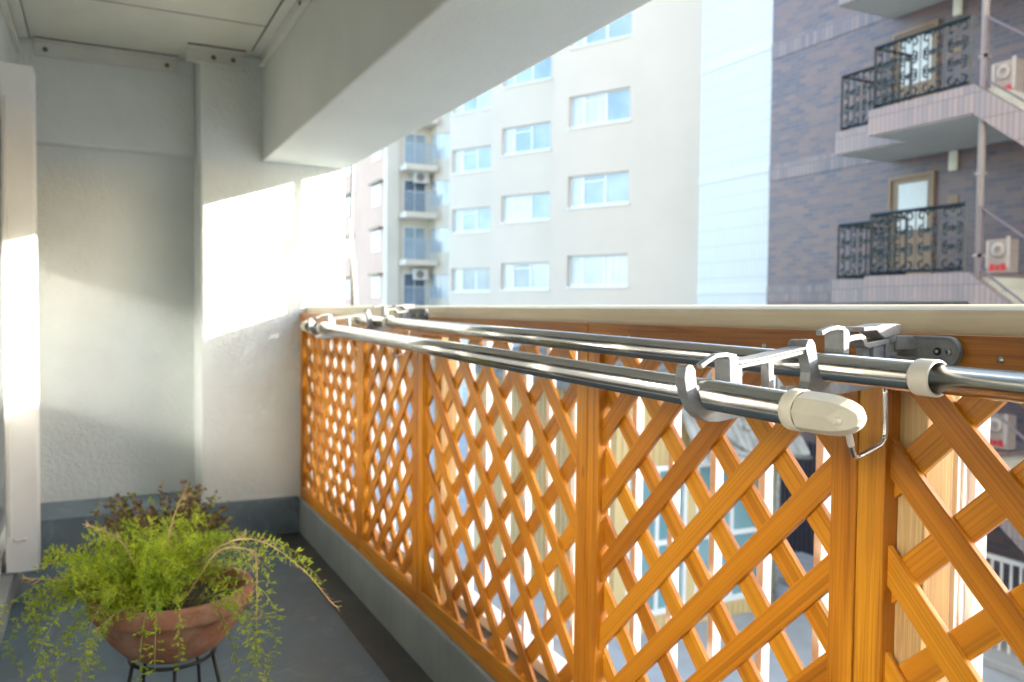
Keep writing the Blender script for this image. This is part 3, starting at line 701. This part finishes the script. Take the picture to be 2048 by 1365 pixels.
for k in (1, 0, -1, -2):
    zs = 4.53 + FH * (k - 0) - 0.0
    zb = zs - 0.43
    bal = MB()
    bal.prism([(11.5, 7.9, zb + 0.012), (13.8, 7.9, zb + 0.012), (13.8, 11.2, zb + 0.012), (12.35, 11.2, zb + 0.012), (12.35, 9.74, zb + 0.012), (11.5, 9.74, zb + 0.012)], (0, 0, 0.418))
    bo = at(bb, bal.build('balcony', M['soldier']))
    s = MB(); s.prism([(11.55, 7.95, zb), (13.79, 7.95, zb), (13.79, 11.15, zb), (12.40, 11.15, zb), (12.40, 9.69, zb), (11.55, 9.69, zb)], (0, 0, 0.0115)); so = s.build('soffit', M['soffit']); so.parent = bo; so.matrix_parent_inverse = bo.matrix_world.inverted() if False else Matrix()
    # iron railings
    r = MB()
    for (p0, p1, nb) in (((11.56, 8.0, 0), (11.56, 9.68, 0), 12), ((11.56, 9.68, 0), (12.42, 9.68, 0), 6), ((12.42, 9.9, 0), (12.42, 11.12, 0), 8), ((12.42, 11.12, 0), (13.78, 11.12, 0), 9)):
        railing_panel(r, p0, p1, zs + 0.06, zs + 1.02, nb)
    for y in (8.21, 8.63, 9.05, 9.47):
        for zz in (0.26, 0.54, 0.82): scroll(r, y, zs + zz, 0.088, 11.56, 0.016)
    for y in (10.1, 10.5, 10.9):
        for zz in (0.26, 0.54, 0.82): scroll(r, y, zs + zz, 0.088, 12.42, 0.016)
    rs = MB()
    ro = r.build('iron_railing', M['iron'], weld=False); ro.parent = bo
    # stairs going down towards the viewer's right
    st = MB()
    y0, z0 = 7.9, zs
    n = 15; rise, run = FH / n / 1.0, 0.24
    st.prism([(11.5, y0, z0), (11.5, y0 - 3.6, z0 - 3.6 * 0.76), (11.5, y0 - 3.6, z0 - 3.6 * 0.76 - 0.52), (11.5, y0, z0 - 0.43)], (0.16, 0, 0))
    st.m = 1
    for i in range(n):
        st.box(11.661, 12.9, y0 - (i + 1) * run, y0 - i * run, z0 - (i + 1) * rise - 0.12, z0 - (i + 0.4) * rise)
    sto = at(bb, st.build('stair', [M['tile_stair'] if 'tile_stair' in M else M['soldier'], M['soffit']]))
    rr = MB()
    for f in (0.0, 0.5, 1.0):
        ya = y0 - 0.12 - f * 3.2; zz = z0 - (0.12 + f * 3.2) * 0.76
        rr.box(11.56, 11.60, ya - 0.02, ya + 0.02, zz, zz + 1.05)
    for hgt in (0.15, 1.05):
        a = Vector((11.58, y0 - 0.1, z0 - 0.08 + hgt)); b = Vector((11.58, y0 - 3.4, z0 - 3.4 * 0.76 + hgt)); rr.tube([a, b], 0.02, 6)
    ro2 = rr.build('stair_railing', M['mauve_iron']); ro2.parent = sto; ro2.matrix_parent_inverse = sto.matrix_parent_inverse.copy()
    ro2.matrix_parent_inverse = Matrix()
    # soldier course band on the wall
    w = MB(); w.box(13.785, 13.7998, 11.25, 14.38, zb + 0.06, zb + 0.42); at(bb, w.build('brick_band', M['band']))
    # door
    dr = MB(); dz = zs + 0.012
    dr.box(13.74, 13.799, 10.16, 10.22, dz, dz + 2.0); dr.box(13.74, 13.799, 11.08, 11.14, dz, dz + 2.0); dr.box(13.74, 13.799, 10.2201, 11.0799, dz + 1.93, dz + 2.0)
    dr.box(13.775, 13.799, 10.2201, 11.0799, dz, dz + 1.929)
    do = at(bb, dr.build('door', M['brown_door']))
    p = MB(); p.box(13.765, 13.7745, 10.30, 10.92, dz + 0.95, dz + 1.84); po = p.build('door_pane', M['frost']); po.parent = do
    # wall lamp, name plate
    l = MB(); l.box(13.72, 13.799, 9.72, 9.87, dz + 1.94, dz + 2.30); at(bb, l.build('wall_lamp', M['lamp_white'], None, 0.02))
    l = MB(); l.box(13.78, 13.799, 9.70, 9.90, dz + 1.30, dz + 1.52); at(bb, l.build('name_plate', M['brown_door']))
w = MB(); w.tube([(11.62, 7.82, -4), (11.62, 7.82, 14)], 0.055, 14)
for z in (-1.6, 0.2, 2.0, 3.2, 4.9, 6.0): w.box(11.56, 11.68, 7.76, 7.88, z, z + 0.05)
at(bb, w.build('drain_pipe', M['pipe']))
# round yellow ring by the top door
w = MB(); n = 24
w.tube([(13.7, 9.55 + 0.2 * cos(2 * pi * i / n), 7.28 + 0.2 * sin(2 * pi * i / n)) for i in range(n + 1)], 0.05, 8, False)
at(bb, w.build('hose_ring', M['brown_door']))

# two white boxes with red marks on the stair landings
def marked_box(y, z, label):
    e = empty('wall_box', (12.6, y, z), label, 'box', 'white boxes with red marks beside the brick stairs')
    w = MB(); w.box(-0.02, 0.25, -0.24, 0.24, 0, 0.62); b = w.build('box_body', M['box_white'], e, 0.01)
    w = MB(); w.box(-0.045, -0.021, -0.24, -0.17, 0.1, 0.66); w.build('side_strip', M['box_trim'], e, 0.005)
    w = MB(); w.box(-0.045, -0.021, 0.17, 0.24, 0.1, 0.60); w.build('side_strip', M['box_trim'], e, 0.005)
    w = MB(); w.lathe([(0.07, -0.03), (0.14, -0.03), (0.14, 0), (0.07, 0)], (-0.021, 0.0, 0.42), 24, 'X'); w.build('round_mark', M['box_trim'], e)
    e.scale = (0.8, 0.8, 0.85)
    w = MB()
    for i, (ya, yb, za, zb) in enumerate(((0.17, 0.075, 0.04, 0.165), (0.06, -0.04, 0.055, 0.15), (-0.055, -0.165, 0.045, 0.17))):
        w.box(-0.0265, -0.0205, yb, ya, za, zb)
        w.box(-0.0285, -0.0266, yb + 0.02, ya - 0.03, za + 0.035, za + 0.06)
    w.build('red_marking', M['red'], e)
    return e
marked_box(8.15, 4.56, 'white box with a round mark and red band beside the upper brick stairs')
marked_box(8.15, 1.81, 'white box with a red band beside the middle flight of brick stairs')
marked_box(8.10, -0.94, 'white box with a red band seen through the lattice at right')

# --- white tiled building
tb = empty('tiled_building', (13.9, 15.6, -4), 'narrow white tiled building face with horizontal joint bands', 'building')
w = MB(); w.box(13.86, 22, 14.385, 16.93, -4, 15); at(tb, w.build('wall', M['tile']))
for k in range(-1, 4):
    z = 1.62 + 2.8 * k
    w = MB(); w.box(13.845, 13.8598, 14.385, 16.93, z - 0.02, z + 0.22); at(tb, w.build('joint_band', M['tile_plain'], None, 0.004))

# --- cream apartment building, stepped bays
cb = empty('cream_building', (16, 28, -4), 'cream apartment building in three stepped bays with rows of white windows', 'building')
D = Vector((-0.434, 0.901, 0)); NRM = Vector((-0.901, -0.434, 0))
rnd = random.Random(3)
def bay(P, s0, s1, label_k):
    P = Vector(P)
    W = MB()
    zlist = [3.11 + 2.8 * k for k in range(-2, 5)]
    # facade wall with real window openings: piers and spandrels
    def slab(sa, sb, za, zb, mb=W, d0=0.0, d1=6.0):
        a = P + D * sa - NRM * d0; b = P + D * sb - NRM * d0
        mb.prism([(a.x, a.y, za), (b.x, b.y, za), (b.x, b.y, zb), (a.x, a.y, zb)], -NRM * (d1 - d0))
    wl_, wr_ = 2.46, 0.0
    slab(s0, wr_ - 0.001, -4, 16); slab(wl_ + 0.001, s1, -4, 16)
    zb = -4
    for zt in zlist:
        slab(wr_, wl_, zb, zt - 1.1); zb = zt
    slab(wr_, wl_, zb, 16)
    at(cb, W.build('wall', M['cream']))
    for zt in zlist:
        f = MB(); d0 = 0.14
        for sa, sb, za, z2 in ((0, 2.459, zt - 1.099, zt - 1.02), (0, 2.459, zt - 0.06, zt - 0.001), (0.0, 0.06, zt - 1.0199, zt - 0.0601), (0.96, 1.04, zt - 1.0199, zt - 0.0601), (1.86, 1.96, zt - 1.0199, zt - 0.0601), (2.40, 2.459, zt - 1.0199, zt - 0.0601)):
            slab(sa, sb, za, z2, f, d0, d0 + 0.06)
        fo = at(cb, f.build('window', M['win_frame']))
        s = MB(); slab(-0.04, 2.46, zt - 1.155, zt - 1.10, s, -0.05, -0.001); so = s.build('sill', M['win_frame']); so.parent = fo
        mats = [M['glass_a'], M[rnd.choice(['glass_a', 'glass_b', 'glass_b'])], M[rnd.choice(['glass_a', 'glass_b'])]]
        for i, (sa, sb) in enumerate(((1.9601, 2.3999), (1.0401, 1.8599), (0.0601, 0.9599))):
            p = MB(); slab(sa, sb, zt - 1.0198, zt - 0.0602, p, d0 + 0.025, d0 + 0.035); po = p.build('pane', mats[i]); po.parent = fo
            if i == 1 and rnd.random() < 0.75:
                p = MB(); slab(sa, sb, zt - 0.24, zt - 0.19, p, d0 + 0.01, d0 + 0.024); po = p.build('transom', M['win_frame']); po.parent = fo
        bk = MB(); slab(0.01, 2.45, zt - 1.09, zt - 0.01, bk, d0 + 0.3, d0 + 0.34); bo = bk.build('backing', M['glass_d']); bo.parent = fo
bay((16.05, 23.27, 0), -4.2, 3.1, 0)
bay((16.20, 29.0, 0), -2.2, 3.05, 1)
bay((16.20, 34.4, 0), -2.2, 2.62, 2)
w = MB(); w.box(20.5, 34, 17.5, 42.5, -4, 15.8); at(cb, w.build('rear_sun_block', M['cream']))  # unseen rear, lengthened to keep the sun off the far pink block

# --- pink and beige building far left
pb = empty('pink_building', (14.5, 45, -4), 'distant pink and beige apartment block with stacked small balconies', 'building')
w = MB(); w.box(14.43, 26, 44.9, 66, -4, 22); at(pb, w.build('wall', M['pink']))
w = MB(); w.box(14.42, 15.10, 44.3, 44.899, -4, 22); at(pb, w.build('pilaster', M['beige']))
w = MB(); w.box(15.101, 26, 44.5, 44.899, -4, 22); at(pb, w.build('wall', M['beige']))
zf = [1.27 + 2.62 * k for k in range(-1, 6)]
for i, z in enumerate(zf):
    for (ya, yb) in ((45.3, 46.9), (51.2, 53.0)):
        f = MB(); f.box(14.37, 14.429, ya, yb, z + 0.55, z + 1.75); fo = at(pb, f.build('window', M['win_frame']))
        p = MB(); p.box(14.355, 14.3695, ya + 0.2, yb - 0.1, z + 0.65, z + 1.65); po = p.build('pane', M['glass_a']); po.parent = fo
        p = MB(); p.box(14.15, 14.4295, ya - 0.3, yb + 0.1, z + 1.80, z + 1.92); po = p.build('window_hood', M['brown_door']); po.parent = fo
    if i % 3 != 2 or True:
        b = MB(); b.box(15.15, 17.0, 43.2, 44.499, z - 0.28, z + 0.02); bo = at(pb, b.build('balcony', M['beige']))
        r = MB()
        for k in range(19): r.box(15.17 + k * 0.099, 15.20 + k * 0.099, 43.22, 43.25, z + 0.02, z + 1.1)
        r.box(15.16, 16.99, 43.21, 43.26, z + 1.1, z + 1.16); ro = r.build('balcony_railing', M['grey_bar']); ro.parent = bo
        f = MB(); f.box(15.45, 16.75, 44.44, 44.499, z + 0.021, z + 1.95); fo = at(pb, f.build('window', M['win_frame']))
        for xx in (15.5, 16.13): 
            p = MB(); p.box(xx, xx + 0.57, 44.425, 44.4395, z + 0.1, z + 1.88); po = p.build('pane', M['glass_d'] if i % 2 else M['glass_b']); po.parent = fo
    b = MB(); b.prism([(17.05, 43.6, z - 0.75), (17.7, 42.9, z - 0.75), (18.9, 42.9, z - 0.75), (18.9, 44.499, z - 0.75), (17.05, 44.499, z - 0.75)], (0, 0, 1.25)); bo = at(pb, b.build('corner_balcony', M['beige']))
    b = MB(); b.prism([(17.08, 43.64, z + 0.5005), (17.72, 42.95, z + 0.5005), (18.88, 42.95, z + 0.5005), (18.88, 44.49, z + 0.5005), (17.08, 44.49, z + 0.5005)], (0, 0, 1.36)); b2 = b.build('glazing', M['glass_a']); b2.parent = bo
    r = MB()
    for k in range(9): r.box(17.74 + k * 0.14, 17.78 + k * 0.14, 42.88, 42.92, z + 0.5005, z + 1.86)
    ro = r.build('screen_bar', M['pipe']); ro.parent = bo
acs = [(16.05, zf[2] - 0.35 + 0.0), (16.1, zf[4] - 0.35)]
def aircon(x, y, z, label):
    e = empty('air_conditioner', (x, y, z), label, 'air conditioner', 'outdoor air conditioners on the far block')
    w = MB(); w.box(-0.42, 0.42, -0.18, 0.16, 0, 0.62); w.build('casing', M['ac'], e, 0.02)
    w = MB(); w.lathe([(0.0001, -0.02), (0.20, -0.02), (0.23, -0.012), (0.23, 0)], (-0.08, -0.181, 0.31), 20, 'Y'); w.build('fan_grille', M['pipe'], e)
    w = MB(); w.box(-0.36, -0.30, -0.16, 0.30, -0.05, -0.001); w.box(0.30, 0.36, -0.16, 0.30, -0.05, -0.001); w.build('mounting_bracket', M['junk'], e)
aircon(16.35, 44.16, zf[1] + 1.55, 'white air conditioner hung lower down between the far balconies')
aircon(16.35, 44.16, zf[3] + 1.75, 'white air conditioner hung higher up between the far balconies')

# --- yellow low building seen through the lattice
yb_ = empty('yellow_building', (8.8, 12, -4), 'low building with cream yellow ribbed siding and large teal windows', 'building')
w = MB()
w.box(7.2, 7.42, 10.7, 16, -4, -0.15); w.box(10.35, 10.6, 10.7, 16, -4, -0.15)
w.box(7.4201, 10.3499, 10.7, 10.9, -1.32, -0.15); w.box(7.4201, 10.3499, 10.7, 10.9, -4, -3.75); w.box(8.62, 8.80, 10.705, 10.9, -3.7499, -1.3201)
for k in range(28): w.box(7.205 + k * 0.121, 7.265 + k * 0.121, 10.675, 10.6995, -1.30, -0.16)
for k in range(28): w.box(7.205 + k * 0.121, 7.265 + k * 0.121, 10.675, 10.6995, -4, -3.78)
for k in range(30): w.box(7.175, 7.1995, 10.75 + k * 0.17, 10.83 + k * 0.17, -4, -0.16)
at(yb_, w.build('wall', M['yellow']))
for xa, xb in ((7.425, 8.615), (8.805, 10.345)):
    f = MB()
    for za, zb in ((-3.745, -3.66), (-2.62, -2.54), (-1.41, -1.325)): f.box(xa, xb, 10.68, 10.74, za, zb)
    for x in (xa, (xa + xb) / 2 - 0.03, xb - 0.06):
        f.box(x, x + 0.06, 10.682, 10.738, -3.6599, -2.6201); f.box(x, x + 0.06, 10.682, 10.738, -2.5399, -1.4101)
    fo = at(yb_, f.build('window', M['win_frame']))
    p = MB(); p.box(xa + 0.01, xb - 0.01, 10.72, 10.73, -3.70, -1.36); po = p.build('pane', M['glass_c']); po.parent = fo
w = MB(); w.prism([(6.95, 10.4, -0.149), (10.85, 10.4, -0.149), (10.85, 10.4, -0.05), (8.9, 10.4, 0.52), (6.95, 10.4, -0.05)], (0, 5.8, 0))
for k in range(20):
    y = 10.45 + k * 0.29
    w.prism([(6.95, y, -0.045), (8.9, y, 0.525), (8.9, y, 0.575), (6.95, y, 0.005)], (0, 0.12, 0)); w.prism([(10.85, y, -0.045), (8.9, y, 0.525), (8.9, y, 0.575), (10.85, y, 0.005)], (0, 0.12, 0))
at(yb_, w.build('roof', M['roof']))
w = MB()
for a, b, r in (((8.9, 10.2, -0.2), (10.6, 10.2, -0.9), 0.05), ((9.2, 10.25, -0.1), (10.4, 10.25, -0.25), 0.06), ((10.2, 10.3, -3.9), (10.2, 10.3, 0.1), 0.05), ((9.3, 10.15, -0.7), (10.7, 10.15, -0.75), 0.04)): w.tube([a, b], r, 8)
aw = MB(); aw.prism([(8.32, 10.69, -0.22), (8.32, 10.0, -1.18), (8.32, 10.0, -1.21), (8.32, 10.69, -0.25)], (2.3, 0, 0))
for k in range(16): aw.prism([(8.34 + k * 0.145, 10.69, -0.212), (8.34 + k * 0.145, 10.0, -1.172), (8.34 + k * 0.145, 10.0, -1.14), (8.34 + k * 0.145, 10.69, -0.18)], (0.045, 0, 0))
at(yb_, aw.build('awning', M['awning']))
for a, b, r in (((8.35, 9.95, -1.0), (10.6, 9.95, -1.25), 0.035), ((8.5, 10.2, -0.5), (9.6, 10.0, -1.3), 0.03), ((9.0, 10.3, -0.3), (10.5, 10.1, -0.75), 0.035)): w.tube([a, b], r, 8)
at(yb_, w.build('roof_pipe', M['junk']))

# dark gate, white fence, hanging cloth beyond the lattice
w = MB(); w.box(13.4, 13.44, 12.2, 14.2, -3.95, -1.6)
for k in range(16): w.box(13.35, 13.3995, 12.22 + k * 0.125, 12.26 + k * 0.125, -4, -1.55)
tag(w.build('dark_gate', M['dark_gate']), 'dark navy slatted gate at the foot of the brick building', 'gate')
fe = empty('white_fence', (12, 7, -4), 'low white metal fence in front of the brick stairs, seen through the lattice', 'fence')
w = MB(); w.box(12.0, 12.05, 4.5, 8.2, -2.52, -2.45); w.box(12.0, 12.05, 4.5, 8.2, -3.30, -3.24); at(fe, w.build('rail', M['win_frame']))
w = MB()
for k in range(26): w.box(12.01, 12.04, 4.52 + k * 0.145, 4.55 + k * 0.145, -4.0, -2.5201)
at(fe, w.build('fence_bars', M['win_frame']))
w = MB()
pts = [(-0.16, 0), (0.16, 0), (0.24, -1.0), (0.13, -0.86), (0.02, -1.05), (-0.1, -0.9), (-0.2, -1.0)]
w.prism([(12.2 + 0.0, 10.9 - y, -0.55 + z) for y, z in pts], (0.05, 0, 0))
tag(w.build('hanging_cloth', M['cloth'], None, 0.015), 'pale blue cloth hanging in front of the dark brick, seen below the pole cap', 'cloth')

# ================================================================== PLANTS
def clerp(pts, t):
    n = len(pts) - 1; f = min(max(t, 0), 1) * n; i = min(int(f), n - 1); u = f - i
    P = [Vector(pts[max(i - 1, 0)]), Vector(pts[i]), Vector(pts[i + 1]), Vector(pts[min(i + 2, n)])]
    return 0.5 * ((2 * P[1]) + (P[2] - P[0]) * u + (2 * P[0] - 5 * P[1] + 4 * P[2] - P[3]) * u * u + (3 * P[1] - P[0] - 3 * P[2] + P[3]) * u ** 3)
PC = Vector((0.150, 2.03, 0.0)); RIM = 0.497
stn = empty('plant_stand', (PC.x, PC.y, 0), 'thin black wire stand under the terracotta bowl', 'plant stand')
for i in range(5):
    a = 2 * pi * i / 5 - 0.35
    w = MB(); w.tube([(0.088 * cos(a), 0.088 * sin(a), 0.3525), (0.105 * cos(a), 0.105 * sin(a), 0.27), (0.125 * cos(a), 0.125 * sin(a), 0.0)], 0.0042, 8); w.build('leg', M['black_wire'], stn)
w = MB(); w.tube([(0.092 * cos(2 * pi * i / 24), 0.092 * sin(2 * pi * i / 24), 0.3505) for i in range(25)], 0.0042, 8, False); w.build('hoop', M['black_wire'], stn)
pf = empty('potted_fern', (PC.x, PC.y, 0.355), 'bright green feathery fern in a wide terracotta bowl', 'potted plant')
w = MB(); zb = 0.0; H = RIM - 0.345
w.lathe([(r_ * 1.06, h_) for r_, h_ in [(0.0001, 0.002), (0.075, 0.002), (0.100, 0.018), (0.128, 0.050), (0.149, 0.088), (0.156, 0.106), (0.162, 0.108), (0.1665, 0.116), (0.1685, H - 0.006), (0.165, H), (0.154, H), (0.150, H - 0.008), (0.147, 0.105), (0.142, 0.098)]], (0, 0, 0), 64)
w.build('bowl', M['pot'], pf)
w = MB(); w.lathe([(0.0001, 0.116), (0.05, 0.119), (0.11, 0.113), (0.1465, 0.107)], (0, 0, 0), 40); w.build('soil', M['soil'], pf)
rf = random.Random(11)
def stem(start, az, el, L, droop, n=16):
    p = Vector(start); pts = [p.copy()]; e = el; a = az
    for i in range(n):
        step = L / n
        p = p + Vector((cos(e) * cos(a), cos(e) * sin(a), sin(e))) * step; pts.append(p.copy())
        e -= droop / n * (0.5 + 1.2 * i / n); a += rf.uniform(-0.06, 0.06)
    return pts
leaves = MB(); stems = MB()
def add_leaf(mb, p, d, l, wd):
    d = d.normalized(); s = d.cross(Vector((rf.uniform(-1, 1), rf.uniform(-1, 1), rf.uniform(-0.3, 1)))).normalized() * wd
    b = p + d * l
    mb.face([p, p + d * l * 0.5 + s, b, p + d * l * 0.5 - s])
def feather(pts, t0, spacing, size, lm, sm, rad=0.0016):
    sm.tube(pts, [rad * (1 - 0.6 * i / len(pts)) for i in range(len(pts))], 4, False)
    L = sum((pts[i + 1] - pts[i]).length for i in range(len(pts) - 1)); n = int(L * (1 - t0) / spacing)
    for i in range(n):
        t = t0 + (1 - t0) * (i + rf.random()) / n
        p = clerp(pts, t); q = clerp(pts, min(1, t + 0.02)); ax = (q - p)
        if ax.length < 1e-5: ax = Vector((0, 0, -1))
        ax.normalize(); s = ax.orthogonal().normalized(); b2 = ax.cross(s); th = rf.uniform(0, 2 * pi)
        d = (s * cos(th) + b2 * sin(th)) + ax * rf.uniform(0.1, 0.7)
        tw = size * rf.uniform(0.5, 1.2) * (1.15 - 0.6 * t)
        base = p
        for j in range(5):
            u = (j + 1) / 5
            pp = base + d.normalized() * tw * u
            for sg in (-1, 1):
                dd = d.normalized() + (s * rf.uniform(-1, 1) + b2 * rf.uniform(-1, 1) + ax * rf.uniform(-0.3, 0.6)) * 0.9
                add_leaf(lm, pp, dd, rf.uniform(0.005, 0.010), rf.uniform(0.0009, 0.0015))
for i in range(150):
    az = rf.uniform(0, 2 * pi); rr = rf.uniform(0, 0.085)
    st = Vector((-0.062 + 0.8 * rr * cos(az), 0.012 + 0.8 * rr * sin(az), 0.112))
    L = rf.uniform(0.10, 0.24); el = rf.uniform(0.85, 1.5)
    feather(stem(st, az + rf.uniform(-0.6, 0.6), el, L, rf.uniform(0.5, 2.0)), 0.10, 0.0045, 0.026, leaves, stems)
for i in range(7):                                        # fronds arching over to the open side
    feather(stem((-0.02 + 0.01 * i, 0.01 - 0.01 * i, 0.115), 5.81 + rf.uniform(-0.35, 0.45), rf.uniform(0.95, 1.2), rf.uniform(0.26, 0.38), rf.uniform(1.5, 2.2)), 0.25, 0.007, 0.022, leaves, stems)
for i in range(24):                                       # long ones trailing over the rim
    az = rf.choice([rf.uniform(3.3, 4.9), rf.uniform(3.3, 4.6), rf.uniform(2.4, 3.8), rf.uniform(2.8, 4.2), rf.uniform(4.6, 5.5)]); rr = rf.uniform(0.05, 0.11)
    st = Vector((rr * cos(az), rr * sin(az), 0.115))
    feather(stem(st, az, rf.uniform(0.5, 1.0), rf.uniform(0.22, 0.40), rf.uniform(2.2, 3.2)), 0.2, 0.008, 0.020, leaves, stems)
# bare dry stems (local to the pot)
RX = Vector((0.8935, -0.4489, 0)); UZ = Vector((0, 0, 1)); FY = Vector((0.4489, 0.8928, 0))
def loc(px, py, d=0.0):
    """point in the upright plane through the bowl that faces the open end of the balcony, metres"""
    return RX * px + UZ * py + FY * d
for tr_ in ([loc(0.08, 0.115), loc(0.15, 0.145), loc(0.195, 0.06), loc(0.225, -0.08), loc(0.265, -0.20, 0.1), loc(0.33, -0.30, 0.2), loc(0.41, -0.346, 0.3)],
            [loc(0.06, 0.115, -0.05), loc(0.14, 0.135, -0.1), loc(0.19, 0.04, -0.13), loc(0.215, -0.06, -0.14), loc(0.25, -0.12, -0.14)]):
    feather([clerp(tr_, i / 20) for i in range(21)], 0.3, 0.008, 0.024, leaves, stems)
stems.build('stem', M['fern_stem'], pf, weld=False); leaves.build('foliage', M['fern'], pf, weld=False)
dry = MB()
curves = [[loc(0.02, 0.115), loc(0.07, 0.21), loc(0.13, 0.255), loc(0.19, 0.262), loc(0.25, 0.235), loc(0.32, 0.175), loc(0.375, 0.12, -0.02), loc(0.395, 0.117, -0.02)],
          [loc(0.03, 0.115, -0.03), loc(0.08, 0.195, -0.03), loc(0.12, 0.245, -0.03), loc(0.18, 0.256, -0.05), loc(0.21, 0.24, -0.06), loc(0.22, 0.19, -0.08), loc(0.222, 0.09, -0.09)],
          [loc(-0.06, 0.115, -0.05), loc(-0.10, 0.172, -0.10), loc(-0.16, 0.202, -0.13), loc(-0.22, 0.212, -0.14), loc(-0.268, 0.212, -0.14)],
          [loc(-0.05, 0.115), loc(-0.085, 0.20), loc(-0.13, 0.265), loc(-0.185, 0.305, -0.04)],
          [loc(-0.02, 0.115, 0.04), loc(-0.03, 0.24, 0.05), loc(-0.012, 0.32, 0.06), loc(0.008, 0.365, 0.07)],
          [loc(-0.05, 0.115, -0.02), loc(-0.10, 0.165, -0.03), loc(-0.16, 0.185, -0.05), loc(-0.21, 0.205, -0.06)]]
for c in curves:
    pts = [clerp(c, i / 24) for i in range(25)]
    dry.tube(pts, [0.0024 * (1 - 0.6 * i / 25) for i in range(25)], 5, False)
    for i in range(34):
        t = rf.uniform(0.25, 0.94); p = clerp(c, t); ax = (clerp(c, min(1, t + 0.03)) - p)
        if ax.length < 1e-4: continue
        ax.normalize(); s = ax.orthogonal().normalized(); b2 = ax.cross(s); th = rf.uniform(0, 2 * pi)
        d = ax * 0.9 + s * cos(th) + b2 * sin(th); l = rf.uniform(0.008, 0.026)
        dry.tube([p, p + d.normalized() * l], [0.0010, 0.0005], 4, False)
dry.build('dry_stem', M['dry'], pf, weld=False)

# brown shrub behind
sh = empty('potted_shrub', (0.235, 3.49, 0.0), 'small half withered brown shrub on the floor behind the fern', 'potted plant')
w = MB(); w.lathe([(0.0001, 0.0005), (0.085, 0.0005), (0.115, 0.15), (0.122, 0.152), (0.122, 0.175), (0.110, 0.175), (0.108, 0.15), (0.0001, 0.15)], (0, 0, 0), 32); w.build('pot', M['pot'], sh)
lv = MB(); tw = MB(); lv2 = MB()
for i in range(150):
    az = rf.uniform(0, 2 * pi); pts = stem((0.03 * cos(az), 0.03 * sin(az), 0.15), az, rf.uniform(0.3, 1.35), rf.uniform(0.17, 0.33), rf.uniform(-0.2, 0.7), 9)
    tw.tube(pts, [0.0022 * (1 - 0.06 * k) for k in range(10)], 4, False)
    for j in range(46):
        p = clerp(pts, rf.uniform(0.35, 1.0)); d = Vector((rf.uniform(-1, 1), rf.uniform(-1, 1), rf.uniform(-0.6, 1)))
        add_leaf(lv if rf.random() < 0.85 else lv2, p, d, rf.uniform(0.012, 0.026), rf.uniform(0.004, 0.008))
tw.build('twig', M['dry'], sh, weld=False); lv.build('brown_foliage', M['shrub'], sh, weld=False); lv2.build('green_foliage', M['fern'], sh, weld=False)
